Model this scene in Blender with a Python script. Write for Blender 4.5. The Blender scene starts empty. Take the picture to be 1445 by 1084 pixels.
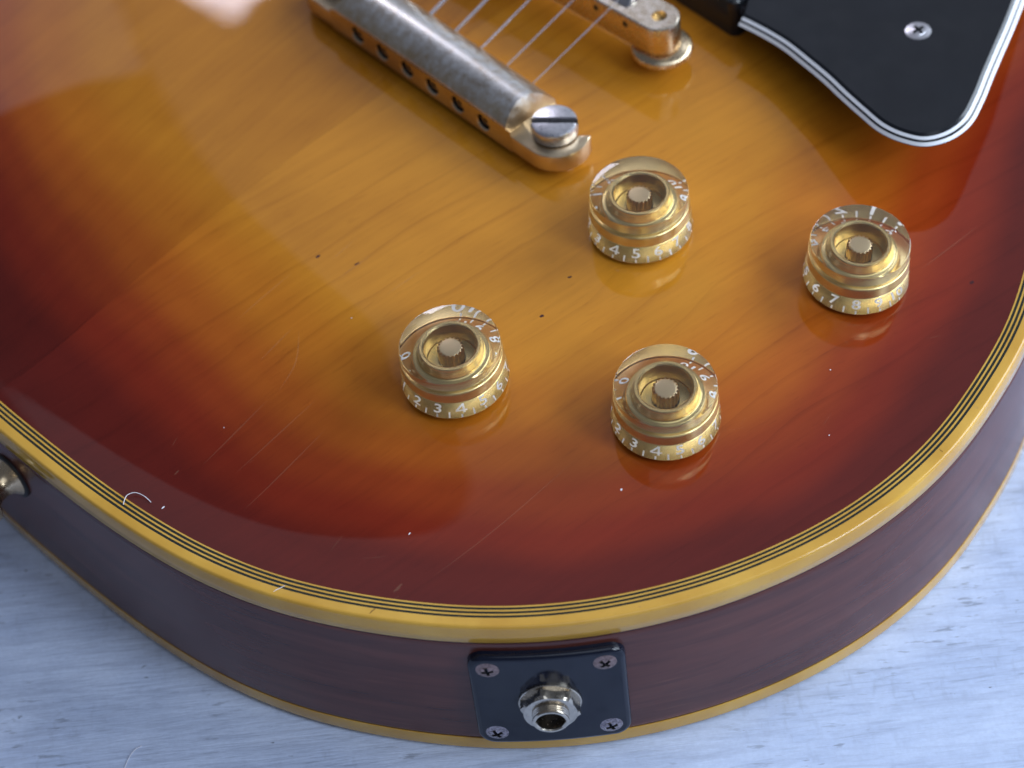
import bpy, math, random
import numpy as np
from mathutils import Vector, Matrix
from mathutils.geometry import delaunay_2d_cdt, tessellate_polygon

S = 0.001                      # all shapes below are written in millimetres
rng = random.Random(7)
scene = bpy.context.scene
col = scene.collection

# ------------------------------------------------------------------ camera
el, roll = math.radians(49.174), math.radians(-7.54)
fw = Vector((0, math.cos(el), -math.sin(el))); rt = Vector((1, 0, 0)); up = rt.cross(fw)
rt2 = rt*math.cos(roll) + up*math.sin(roll); up2 = -rt*math.sin(roll) + up*math.cos(roll)
cpos = (Vector((0, 0, 50)) - fw*658.2)*S
cam_d = bpy.data.cameras.new('camera'); cam = bpy.data.objects.new('camera', cam_d); col.objects.link(cam)
m3 = Matrix((rt2, up2, -fw)).transposed()
cam.matrix_world = Matrix.Translation(cpos) @ m3.to_4x4()
cam_d.sensor_width = 36; cam_d.lens = 36*3888/1445
cam_d.clip_start = 0.02; cam_d.clip_end = 50
cam_d.dof.use_dof = True; cam_d.dof.focus_distance = 0.642; cam_d.dof.aperture_fstop = 9.5
cam_d.dof.aperture_blades = 7
scene.camera = cam

# ------------------------------------------------------------------ light: two cool windows, a dim room and an added front fill
world = bpy.data.worlds.new('World'); scene.world = world; world.use_nodes = True
bg = world.node_tree.nodes['Background']
bg.inputs[0].default_value = (0.66, 0.76, 1.0, 1); bg.inputs[1].default_value = 0.15
def area(name, loc, target, sx, sy, radiance, color, roll=0.0):
    d = bpy.data.lights.new(name, 'AREA'); d.shape = 'RECTANGLE'; d.size = sx; d.size_y = sy
    d.energy = radiance*math.pi*sx*sy; d.color = color
    o = bpy.data.objects.new(name, d); col.objects.link(o)
    o.location = loc
    o.rotation_euler = ((Vector(target) - Vector(loc)).to_track_quat('-Z', 'Y').to_matrix() @ Matrix.Rotation(math.radians(roll), 3, 'Z')).to_euler()
    return o
area('window_side', (1.60, 0.35, 0.85), (0.0, 0.0, 0.05), 1.7, 1.1, 8.0, (0.74, 0.86, 1.0))
area('window_front', (1.45, -1.05, 1.15), (0.0, 0.0, 0.05), 0.55, 0.9, 14.0, (0.74, 0.86, 1.0))
area('window_back', (-0.27, 2.05, 1.30), (-0.06, 0.12, 0.06), 0.46, 0.46, 11.0, (0.86, 0.84, 1.0), 40)
area('front_fill', (0.55, -1.15, 2.35), (0.0, 0.0, 0.05), 1.9, 1.7, 1.3, (0.78, 0.88, 1.0))  # added fill lamp above and behind the camera, lifts table and knob fronts
area('lit_wall', (1.115, 2.40, 4.0), (1.115, 0.0, 4.0), 3.47, 7.4, 0.31, (0.80, 0.86, 1.0))
area('lit_wall', (-1.33, 2.40, 1.25), (-1.33, 0.0, 1.25), 1.4, 1.9, 0.62, (0.86, 0.84, 1.0))
scene.view_settings.view_transform = 'Standard'; scene.view_settings.look = 'None'
scene.view_settings.exposure = 0.0; scene.view_settings.gamma = 1.0
scene.view_settings.use_curve_mapping = False
cy = scene.cycles
cy.max_bounces = 14; cy.transmission_bounces = 12; cy.glossy_bounces = 8; cy.diffuse_bounces = 3
cy.transparent_max_bounces = 12; cy.caustics_refractive = True; cy.caustics_reflective = True
cy.blur_glossy = 0.3; cy.sample_clamp_indirect = 12.0; cy.use_denoising = True
try: cy.denoiser = 'OPENIMAGEDENOISE'
except Exception: pass

# ------------------------------------------------------------------ materials
class NT:
    def __init__(s, name):
        s.m = bpy.data.materials.new(name); s.m.use_nodes = True
        s.t = s.m.node_tree; s.n = s.t.nodes; s.p = s.n['Principled BSDF']
    def add(s, typ, **kw):
        n = s.n.new(typ)
        for k, v in kw.items(): setattr(n, k, v)
        return n
    def link(s, a, b): s.t.links.new(a, b)
    def val(s, sock, v):
        if hasattr(v, 'is_linked'): s.link(v, sock)
        else: sock.default_value = v
    def math(s, op, a, b=0.0, c=0.0, clamp=False):
        n = s.add('ShaderNodeMath', operation=op, use_clamp=clamp)
        for i, v in enumerate((a, b, c)): s.val(n.inputs[i], v)
        return n.outputs[0]
    def coords(s, scale=(1, 1, 1), rotz=0.0, loc=(0, 0, 0), which='Object'):
        tc = s.add('ShaderNodeTexCoord'); mp = s.add('ShaderNodeMapping')
        # rotate first, scale after: two mappings
        mp.inputs['Rotation'].default_value = (0, 0, rotz)
        mp2 = s.add('ShaderNodeMapping'); mp2.inputs['Scale'].default_value = scale; mp2.inputs['Location'].default_value = loc
        s.link(tc.outputs[which], mp.inputs[0]); s.link(mp.outputs[0], mp2.inputs[0])
        return mp2.outputs[0]
    def noise(s, vec, scale, detail=3, rough=0.5, dist=0.0):
        n = s.add('ShaderNodeTexNoise'); s.link(vec, n.inputs['Vector'])
        n.inputs['Scale'].default_value = scale; n.inputs['Detail'].default_value = detail
        n.inputs['Roughness'].default_value = rough; n.inputs['Distortion'].default_value = dist
        return n.outputs['Fac']
    def ramp(s, fac, stops, interp='LINEAR'):
        n = s.add('ShaderNodeValToRGB'); n.color_ramp.interpolation = interp
        e = n.color_ramp.elements
        while len(e) < len(stops): e.new(0.5)
        for i, (p, c) in enumerate(stops):
            e[i].position = p; e[i].color = (*c, 1) if len(c) == 3 else c
        s.link(fac, n.inputs[0]); return n.outputs[0]
    def mix(s, fac, a, b, blend='MIX'):
        n = s.add('ShaderNodeMix', data_type='RGBA', blend_type=blend)
        s.val(n.inputs[0], fac)
        for i, v in ((6, a), (7, b)):
            if hasattr(v, 'is_linked'): s.link(v, n.inputs[i])
            else: n.inputs[i].default_value = (*v, 1)
        return n.outputs[2]
    def maprange(s, v, a, b, c=0.0, d=1.0, smooth=False):
        n = s.add('ShaderNodeMapRange', interpolation_type='SMOOTHSTEP' if smooth else 'LINEAR')
        s.val(n.inputs[0], v)
        for i, x in enumerate((a, b, c, d)): n.inputs[1+i].default_value = x
        return n.outputs[0]
    def bump(s, h, strength=0.2, dist=0.001):
        n = s.add('ShaderNodeBump'); n.inputs['Strength'].default_value = strength
        n.inputs['Distance'].default_value = dist; s.link(h, n.inputs['Height'])
        s.link(n.outputs[0], s.p.inputs['Normal'])
    def base(s, c):
        if hasattr(c, 'is_linked'): s.link(c, s.p.inputs['Base Color'])
        else: s.p.inputs['Base Color'].default_value = (*c, 1)
    def set(s, **kw):
        for k, v in kw.items():
            k = k.replace('_', ' '); s.val(s.p.inputs[k], v)
        return s.m

AX = math.radians(37.3)

def mat_top(name, grain_angle, seed, tint):
    t = NT(name)
    at = t.add('ShaderNodeAttribute', attribute_name='burst_distance')
    big = t.noise(t.coords(), 14, 2)
    d = t.math('ADD', at.outputs['Fac'], t.math('MULTIPLY', t.math('SUBTRACT', big, 0.5), 16.0))
    fac = t.math('DIVIDE', d, 90.0, clamp=True)
    burst = t.ramp(fac, [(0.0, (0.085, 0.0075, 0.0045)), (0.15, (0.108, 0.0090, 0.0045)), (0.26, (0.195, 0.0180, 0.0050)),
                         (0.37, (0.265, 0.037, 0.006)), (0.49, (0.385, 0.088, 0.008)), (0.64, (0.48, 0.150, 0.011)),
                         (0.83, (0.53, 0.200, 0.015)), (1.0, (0.555, 0.215, 0.017))], 'EASE')
    # growth lines: stretched along the plank
    cg = t.coords(rotz=-grain_angle, scale=(6, 60, 6), loc=(seed, seed*1.7, 0))
    g1 = t.noise(cg, 1.6, 4, 0.55, 0.6)
    cl = t.coords(rotz=-grain_angle, scale=(1.0, 1.0, 1.0), loc=(seed, seed, 0))
    w = t.add('ShaderNodeTexWave', wave_type='BANDS', bands_direction='Y', wave_profile='SAW')
    t.link(cl, w.inputs['Vector']); w.inputs['Scale'].default_value = 30; w.inputs['Distortion'].default_value = 10.0
    w.inputs['Detail'].default_value = 3.5; w.inputs['Detail Scale'].default_value = 0.3; w.inputs['Detail Roughness'].default_value = 0.45
    lines = t.maprange(w.outputs['Fac'], 0.86, 1.0, 0.0, 1.0)
    lmask = t.maprange(t.noise(t.coords(rotz=-grain_angle, scale=(8, 20, 8)), 1.2, 2), 0.38, 0.62, 0.15, 1.0)
    fine = t.noise(t.coords(rotz=-grain_angle, scale=(40, 700, 40)), 1.0, 3)
    fig = t.noise(t.coords(rotz=-grain_angle+1.2, scale=(16, 34, 16), loc=(seed, 0, 0)), 1.0, 2)
    k = t.math('ADD', t.maprange(g1, 0.3, 0.7, 0.92, 1.06), t.maprange(fine, 0.3, 0.7, -0.045, 0.045))
    k = t.math('ADD', k, t.maprange(fig, 0.3, 0.7, -0.09, 0.09))
    k = t.math('SUBTRACT', k, t.math('MULTIPLY', t.math('MULTIPLY', lines, lmask), 0.15))
    pore = t.noise(t.coords(rotz=-grain_angle, scale=(180, 1500, 100)), 1.0, 2)
    k = t.math('SUBTRACT', k, t.maprange(pore, 0.60, 0.72, 0.0, 0.10))
    k = t.math('MULTIPLY', k, tint)
    cb = t.add('ShaderNodeCombineXYZ')
    for i in range(3): t.link(t.math('POWER', k, (0.9, 1.15, 1.4)[i]), cb.inputs[i])
    c = t.mix(1.0, burst, cb.outputs[0], 'MULTIPLY')
    t.base(c)
    wv = t.noise(t.coords(), 45, 2)
    t.bump(wv, 0.02, 0.0006)
    return t.set(Roughness=0.022, IOR=1.5, Coat_Weight=0.0)

def mat_binding():
    t = NT('aged_binding')
    n = t.noise(t.coords(), 60, 3); n2 = t.noise(t.coords(), 900, 2)
    c = t.mix(t.maprange(n, 0.35, 0.65), (0.56, 0.295, 0.045), (0.66, 0.375, 0.066))
    c = t.mix(t.maprange(n2, 0.62, 0.78, 0, 0.25), c, (0.40, 0.20, 0.05))
    t.base(c)
    t.bump(t.noise(t.coords(), 160, 2), 0.04, 0.0005)
    return t.set(Roughness=0.06, IOR=1.5)

def mat_plain(name, color, rough=0.3, metallic=0.0, var=0.0, nscale=200, ior=1.5, bump=0.0, bscale=600):
    t = NT(name)
    if var:
        n = t.noise(t.coords(), nscale, 4)
        lo = tuple(x*(1-var) for x in color); hi = tuple(min(1, x*(1+var)) for x in color)
        t.base(t.mix(t.maprange(n, 0.3, 0.7), lo, hi))
        r = t.maprange(t.noise(t.coords(loc=(3, 1, 2)), nscale*1.7, 4), 0.3, 0.7, rough*0.75, rough*1.3)
        t.val(t.p.inputs['Roughness'], r)
        if bump: t.bump(t.noise(t.coords(), bscale, 3), bump, 0.0003)
        return t.set(Metallic=metallic, IOR=ior)
    t.base(color)
    return t.set(Roughness=rough, Metallic=metallic, IOR=ior)

def mat_side():
    t = NT('mahogany_side')
    # growth lines run round the rim, a little slanted
    c1 = t.noise(t.coords(rotz=-0.25, scale=(10, 10, 120)), 2.2, 4, 0.6, 0.4)
    c2 = t.noise(t.coords(scale=(60, 60, 900)), 1.0, 3)
    c = t.mix(t.maprange(c1, 0.3, 0.7), (0.058, 0.0140, 0.0100), (0.120, 0.0330, 0.0215))
    c = t.mix(t.maprange(c2, 0.62, 0.8, 0, 0.5), c, (0.17, 0.055, 0.035))
    t.base(c); t.bump(c2, 0.03, 0.0004)
    return t.set(Roughness=0.26, IOR=1.5)

def mat_table():
    t = NT('washed_white_wood')
    rz = math.radians(1.5)
    s1 = t.noise(t.coords(rotz=rz, scale=(45, 380, 10)), 1.0, 6, 0.65, 0.4)
    s2 = t.noise(t.coords(rotz=rz, scale=(110, 1300, 10), loc=(2, 5, 0)), 1.0, 4, 0.6)
    s3 = t.noise(t.coords(scale=(22, 40, 10)), 1.0, 5, 0.65)
    s4 = t.noise(t.coords(scale=(420, 130, 10), loc=(1, 1, 0)), 1.0, 3, 0.6)
    c = t.mix(t.maprange(s3, 0.35, 0.68), (0.62, 0.705, 0.92), (0.465, 0.55, 0.77))
    c = t.mix(t.maprange(s1, 0.46, 0.68, 0, 0.75), c, (0.40, 0.46, 0.63))
    c = t.mix(t.math('MULTIPLY', t.maprange(s2, 0.52, 0.70, 0, 0.8), t.maprange(s3, 0.42, 0.66)), c, (0.25, 0.29, 0.40))
    c = t.mix(t.math('MULTIPLY', t.maprange(s4, 0.55, 0.72, 0, 0.6), t.maprange(s3, 0.44, 0.62)), c, (0.34, 0.39, 0.54))
    fl = t.noise(t.coords(rotz=rz, scale=(130, 620, 10), loc=(9, 3, 0)), 1.0, 3, 0.6)
    flm = t.math('MULTIPLY', t.maprange(fl, 0.60, 0.66, 0, 0.75), t.maprange(t.noise(t.coords(loc=(3, 8, 0)), 26, 3), 0.48, 0.60))
    c = t.mix(flm, c, (0.24, 0.27, 0.36))
    gr = t.noise(t.coords(), 900, 3, 0.7)
    c = t.mix(t.maprange(gr, 0.35, 0.65, 0, 0.22), c, (0.36, 0.42, 0.58))
    sp = t.noise(t.coords(scale=(260, 420, 100)), 1.0, 2)
    spm = t.math('MULTIPLY', t.maprange(sp, 0.70, 0.75), t.maprange(t.noise(t.coords(loc=(5, 2, 0)), 40, 2), 0.5, 0.6))
    c = t.mix(spm, c, (0.07, 0.08, 0.11))
    t.base(c)
    t.bump(t.math('ADD', s1, t.math('MULTIPLY', s2, 0.6)), 0.5, 0.0007)
    return t.set(Roughness=0.62, IOR=1.45)

def mat_worn_gold(name, grey_from, grey_to, rough=0.3):
    # gold plate rubbed through to grey metal on the upper surfaces that the hand touches
    t = NT(name)
    g = t.add('ShaderNodeNewGeometry'); sx = t.add('ShaderNodeSeparateXYZ'); t.link(g.outputs['Position'], sx.inputs[0])
    n = t.noise(t.coords(), 500, 4, 0.7); n2 = t.noise(t.coords(), 90, 3)
    z = t.math('ADD', sx.outputs[2], t.math('MULTIPLY', t.math('SUBTRACT', n, 0.5), 0.010))
    f = t.maprange(z, grey_from, grey_to)
    gold = t.mix(t.maprange(n2, 0.3, 0.7), (0.62, 0.45, 0.27), (0.76, 0.62, 0.43))
    grey = t.mix(t.maprange(n2, 0.3, 0.7), (0.72, 0.70, 0.66), (0.84, 0.82, 0.79))
    stain = t.maprange(t.noise(t.coords(loc=(4, 7, 1)), 260, 5, 0.7), 0.56, 0.72, 0, 0.15)
    t.base(t.mix(stain, t.mix(f, gold, grey), (0.30, 0.25, 0.20)))
    t.val(t.p.inputs['Roughness'], t.maprange(n, 0.3, 0.75, rough*0.8, rough*1.35))
    t.bump(n, 0.03, 0.0002)
    return t.set(Metallic=1.0)

def mat_acrylic():
    t = NT('clear_acrylic')
    t.base((1.0, 0.995, 0.98))
    return t.set(Roughness=0.0, IOR=1.49, Transmission_Weight=1.0)

def mat_scratch():
    t = NT('scratch_in_lacquer'); t.base((0.75, 0.50, 0.30))
    return t.set(Roughness=0.3, Alpha=0.075)

M = {
 'top_a': mat_top('flamed_top_treble', AX - math.radians(7), 0.37, 0.97),
 'top_b': mat_top('flamed_top_bass', AX + math.radians(6), 1.91, 0.77),
 'binding': mat_binding(),
 'purf_black': mat_plain('purfling_black', (0.012, 0.016, 0.012), 0.2),
 'side': mat_side(),
 'table': mat_table(),
 'knob_gold': mat_plain('knob_gold_paint', (0.74, 0.57, 0.27), 0.27, 0.93),
 'acrylic': mat_acrylic(),
 'print': mat_plain('white_print', (0.95, 0.94, 0.96), 0.5),
 'shaft': mat_plain('brass_shaft', (0.70, 0.54, 0.32), 0.30, 1.0),
 'tail': mat_worn_gold('tailpiece_plate', 0.0695, 0.0735, 0.33),
 'steel': mat_plain('worn_nickel', (0.62, 0.61, 0.64), 0.34, 1.0, 0.08, 700, bump=0.03),
 'bridge': mat_worn_gold('bridge_plate', 0.072, 0.080, 0.26),
 'string': mat_plain('string_steel', (0.74, 0.72, 0.76), 0.25, 1.0),
 'black': mat_plain('black_plastic', (0.010, 0.011, 0.014), 0.22, 0.0, 0.15, 60),
 'guard': mat_plain('black_guard', (0.006, 0.007, 0.010), 0.20, 0.0, 0.12, 90),
 'plate': mat_plain('black_jack_plate', (0.006, 0.008, 0.018), 0.12, 0.0, 0.15, 80, ior=1.42, bump=0.03, bscale=120),
 'white_ply': mat_plain('white_ply', (0.78, 0.78, 0.82), 0.32),
 'rusty': mat_plain('tarnished_screw', (0.30, 0.21, 0.19), 0.38, 1.0, 0.35, 1400, bump=0.3, bscale=1800),
 'rusty2': mat_plain('pitted_screw', (0.34, 0.29, 0.30), 0.24, 1.0, 0.45, 1600, bump=0.4, bscale=2200),
 'chrome': mat_plain('jack_nickel', (0.56, 0.50, 0.42), 0.22, 1.0, 0.10, 900, bump=0.05, bscale=1500),
 'dark': mat_plain('dark_recess', (0.012, 0.011, 0.011), 0.55),
 'scratch': mat_scratch(),
 'lint': mat_plain('lint', (0.80, 0.78, 0.84), 0.7),
 'gap': mat_plain('lacquer_line', (0.045, 0.008, 0.010), 0.25),
}

# ------------------------------------------------------------------ mesh helpers
def make(name, verts, faces, mat, parent=None, smooth=True, angle=35, mats=None, fmat=None, loc=None, matrix=None):
    me = bpy.data.meshes.new(name)
    me.from_pydata([tuple(c*S for c in v) for v in verts], [], faces)
    for m in (mats or [mat]): me.materials.append(m)
    if fmat:
        for p, i in zip(me.polygons, fmat): p.material_index = i
    if smooth:
        for p in me.polygons: p.use_smooth = True
        me.set_sharp_from_angle(angle=math.radians(angle))
    me.update()
    return link(name, me, parent, matrix)

def link(name, me, parent=None, matrix=None):
    o = bpy.data.objects.new(name, me); col.objects.link(o)
    if parent: o.parent = parent
    if matrix is not None: o.matrix_basis = matrix
    return o

class Geo:
    def __init__(s): s.v = []; s.f = []; s.m = []
    def add(s, v, f, mi=0, M4=None):
        b = len(s.v)
        if M4 is not None: v = [tuple(M4 @ Vector(p)) for p in v]
        s.v += [tuple(p) for p in v]; s.f += [tuple(i+b for i in q) for q in f]; s.m += [mi]*len(f)
        return s
    def make(s, name, mat, parent=None, **kw):
        return make(name, s.v, s.f, mat, parent, fmat=s.m if kw.get('mats') else None, **kw)

def lathe(profile, seg=64, rfun=None):
    v = []; f = []; n = len(profile)
    rows = []
    for (r, z) in profile:
        if r < 1e-6: rows.append([len(v)]); v.append((0, 0, z))
        else:
            row = []
            for i in range(seg):
                a = 2*math.pi*i/seg; rr = r*(rfun(i, r, z) if rfun else 1)
                row.append(len(v)); v.append((rr*math.cos(a), rr*math.sin(a), z))
            rows.append(row)
    for A, B in zip(rows, rows[1:]):
        for i in range(seg):
            j = (i+1) % seg
            if len(A) == 1 and len(B) > 1: f.append((A[0], B[i], B[j]))
            elif len(B) == 1 and len(A) > 1: f.append((A[i], A[j], B[0]))
            elif len(A) > 1: f.append((A[i], A[j], B[j], B[i]))
    return v, f

def tube(path, r, seg=10, caps=True):
    v = []; f = []; P = [Vector(p) for p in path]; n = len(P)
    t0 = (P[1]-P[0]).normalized(); ref = Vector((0, 0, 1)) if abs(t0.z) < 0.9 else Vector((1, 0, 0))
    for i, p in enumerate(P):
        t = (P[min(i+1, n-1)] - P[max(i-1, 0)]).normalized()
        a = t.cross(ref).normalized(); b = a.cross(t)
        rr = r[i] if isinstance(r, (list, tuple)) else r
        for k in range(seg):
            q = 2*math.pi*k/seg; v.append(tuple(p + a*rr*math.cos(q) + b*rr*math.sin(q)))
    for i in range(n-1):
        for k in range(seg):
            j = (k+1) % seg; f.append((i*seg+k, i*seg+j, (i+1)*seg+j, (i+1)*seg+k))
    if caps:
        f.append(tuple(range(seg))[::-1]); f.append(tuple((n-1)*seg+k for k in range(seg)))
    return v, f

def extrude_loops(loops):
    """loops: list of [(x,y,z)...] of equal length, skinned one after the other, first and last capped"""
    n = len(loops[0]); v = [p for L in loops for p in L]; f = []
    for i in range(len(loops)-1):
        for k in range(n):
            j = (k+1) % n; f.append((i*n+k, i*n+j, (i+1)*n+j, (i+1)*n+k))
    f.append(tuple(range(n))[::-1]); f.append(tuple((len(loops)-1)*n+k for k in range(n)))
    return v, f

def frame(o, x, y, z):
    """4x4 that takes local mm to mm"""
    m = Matrix.Identity(4)
    for i, a in enumerate((x, y, z)):
        a = Vector(a)
        for k in range(3): m[k][i] = a[k]
    for k in range(3): m[k][3] = o[k]
    return m

def catmull(P, closed=True, step=1.5):
    P = np.asarray(P, float); n = len(P); out = []
    rngi = range(n if closed else n-1)
    for i in rngi:
        p0, p1, p2, p3 = (P[(i+k-1) % n] if closed else P[min(max(i+k-1, 0), n-1)] for k in range(4))
        m = max(2, int(np.linalg.norm(p2-p1)/0.4))
        # centripetal
        t = [0]
        for a, b in ((p0, p1), (p1, p2), (p2, p3)): t.append(t[-1] + max(1e-4, np.linalg.norm(b-a))**0.5)
        for q in np.linspace(t[1], t[2], m, endpoint=False):
            A1 = (t[1]-q)/(t[1]-t[0])*p0 + (q-t[0])/(t[1]-t[0])*p1
            A2 = (t[2]-q)/(t[2]-t[1])*p1 + (q-t[1])/(t[2]-t[1])*p2
            A3 = (t[3]-q)/(t[3]-t[2])*p2 + (q-t[2])/(t[3]-t[2])*p3
            B1 = (t[2]-q)/(t[2]-t[0])*A1 + (q-t[0])/(t[2]-t[0])*A2
            B2 = (t[3]-q)/(t[3]-t[1])*A2 + (q-t[1])/(t[3]-t[1])*A3
            out.append((t[2]-q)/(t[2]-t[1])*B1 + (q-t[1])/(t[2]-t[1])*B2)
    if not closed: out.append(P[-1])
    out = np.array(out)
    Q = np.vstack([out, out[:1]]) if closed else out
    s = np.r_[0, np.cumsum(np.linalg.norm(np.diff(Q, axis=0), axis=1))]
    m = max(3, int(s[-1]/step)); tt = np.linspace(0, s[-1], m, endpoint=not closed)
    return np.stack([np.interp(tt, s, Q[:, k]) for k in range(Q.shape[1])], 1)

# ------------------------------------------------------------------ table
Tz = -0.25
g = Geo(); x0, x1, y0, y1 = -900, 900, -520, 760
def slab(x0, x1, y0, y1, z0, z1, b=3):
    loops = []
    for ins, z in ((b, z0), (0, z0+b), (0, z1-b), (b, z1)):
        loops.append([(x0+ins, y0+ins, z), (x1-ins, y0+ins, z), (x1-ins, y1-ins, z), (x0+ins, y1-ins, z)])
    return extrude_loops(loops)
g.add(*slab(x0, x1, y0, y1, Tz-32, Tz))
tab = g.make('table_top', M['table'], smooth=False)
tab['kind'] = 'structure'; tab['label'] = 'whitewashed pale blue wooden table top under the guitar'; tab['category'] = 'table'

# ------------------------------------------------------------------ guitar: outline in body coordinates (s from the tail along the strings, t to the treble side)
T0 = np.array([-130.5, 15.0]); U = np.array([math.cos(AX), math.sin(AX)]); V = np.array([U[1], -U[0]])
def W2(s, t): return T0 + s*U + t*V
half = [(0.3, 12), (0.9, 26), (1.9, 42), (3.7, 58), (6.6, 74), (10, 86), (14.4, 97.5), (20.6, 109.5), (28, 121.3), (37, 133.4), (48, 145.2),
        (60, 155.2), (72, 163), (84, 169.2), (97, 174.3), (111, 178.3), (125, 180.6), (140, 181.2), (155, 179.8), (170, 176.4),
        (186, 171.6), (200, 165.5), (222, 153), (245, 141), (268, 135)]
treb = [(295, 137), (330, 147), (370, 157), (405, 156), (428, 140), (433, 120), (420, 98), (390, 76), (355, 58), (335, 44), (345, 34), (400, 33), (465, 32)]
bass = [(465, -32), (468, -60), (455, -100), (425, -138), (385, -156), (340, -156), (300, -143)]
pts = [(0.0, 0.0)] + half + treb + bass + [(s, -t) for s, t in half[::-1]]
OUT = catmull([W2(*p) for p in pts], True, 1.6)
kern = np.exp(-0.5*(np.arange(-8, 9)/3.5)**2); kern /= kern.sum()
OUT = np.stack([sum(kern[k+8]*np.roll(OUT[:, c], -k) for k in range(-8, 9)) for c in range(2)], 1)
N = len(OUT)
tan = np.roll(OUT, -1, 0) - np.roll(OUT, 1, 0); tan /= np.linalg.norm(tan, axis=1)[:, None]
area2 = np.sum(OUT[:, 0]*np.roll(OUT[:, 1], -1) - OUT[:, 1]*np.roll(OUT[:, 0], -1))
NOR = np.stack([tan[:, 1], -tan[:, 0]], 1)*(1 if area2 > 0 else -1)       # outward

def edge_dist(P):
    P = np.asarray(P, float); out = np.empty(len(P))
    A = OUT; B = np.roll(OUT, -1, 0); D = B-A; L2 = (D**2).sum(1)
    for i in range(0, len(P), 2000):
        q = P[i:i+2000, None, :] - A[None]
        t = np.clip((q*D[None]).sum(2)/L2[None], 0, 1)
        out[i:i+2000] = np.sqrt(((q - t[..., None]*D[None])**2).sum(2).min(1))
    return out
# carve: flat at the binding, shallow recurve, long rise to the crown
cd = np.array([0, 4, 8, 14, 22, 32, 45, 60, 80, 100, 130, 400.]); ch = np.array([0, 0, -.05, -.5, -.1, 1.4, 3.6, 5.9, 8.0, 9.0, 9.3, 9.3])
dx = np.linspace(0, 200, 2001); hz = np.interp(dx, cd, ch)
kk = np.exp(-0.5*(np.arange(-120, 121)/45.)**2); kk /= kk.sum()
hz = np.convolve(np.pad(hz, 120, mode='edge'), kk, 'valid'); hz -= hz[0]
RIM = 50.0
def top_z(P): return RIM + np.interp(edge_dist(P), dx, hz)
def tz(x, y): return float(top_z(np.array([[x, y]]))[0])
def top_n(x, y, k=1.0):
    e = 4.0
    gx = (tz(x+e, y) - tz(x-e, y))/(2*e); gy = (tz(x, y+e) - tz(x, y-e))/(2*e)
    return Vector((-gx*k, -gy*k, 1)).normalized()

guitar = bpy.data.objects.new('electric_guitar', None); col.objects.link(guitar)
guitar.empty_display_size = 0.05
guitar['label'] = 'cherry sunburst electric guitar with gold hardware and four clear gold knobs lying on the table'
guitar['category'] = 'guitar'

def sweep(name, profile, mat, parent=guitar, angle=35):
    """profile [(inset, z)] carried round the whole outline"""
    v = []; f = []; n = len(profile)
    for ins, z in profile:
        Q = OUT - NOR*ins
        v += [(x, y, z) for x, y in Q]
    for k in range(n-1):
        for i in range(N):
            j = (i+1) % N; f.append((k*N+i, (k+1)*N+i, (k+1)*N+j, k*N+j))
    return make(name, v, f, mat, parent, angle=angle)

# bindings, purfling lines, side and back
c, r = [], 0.9
for a in range(0, 91, 15):
    q = math.radians(a); c.append((r - r*math.sin(q), RIM - r + r*math.cos(q)))
sweep('top_binding', [(2.85, RIM-1.0), (2.8, RIM)] + c + [(0, RIM-3.4), (0, RIM-5.75), (0.35, RIM-6.0)], M['binding'], angle=60)
o = 2.8
for k, w in enumerate((0.64, 0.46, 0.64, 0.46, 0.64, 0.42)):
    zk = RIM + (0.0 if k % 2 else -0.03)
    sweep('purfling', [(o, zk-0.6), (o+0.01, zk), (o+w-0.01, zk), (o+w, zk-0.6)], M['purf_black'] if k % 2 == 0 else M['binding'])
    o += w
PURF = o
sweep('lacquer_line', [(0.30, RIM-5.9), (0.22, RIM-6.0), (0.22, RIM-6.45), (0.30, RIM-6.6)], M['gap'])
sweep('body_side', [(0.35, RIM-6.3), (0.12, RIM-6.55), (0.05, RIM-8), (0.0, 25), (0.05, 6.4), (0.12, 5.4), (0.35, 5.2)], M['side'], angle=60)
sweep('back_binding', [(0.4, 5.3), (0.0, 5.25), (0.0, 1.4), (0.35, 0.6), (1.2, 0.05), (6, 0.02)], M['binding'], angle=60)
vb = [(x, y, 0.04) for x, y in OUT - NOR*5.5]
make('back', vb, [tuple(range(N))[::-1]], M['side'], guitar, smooth=False)

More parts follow.
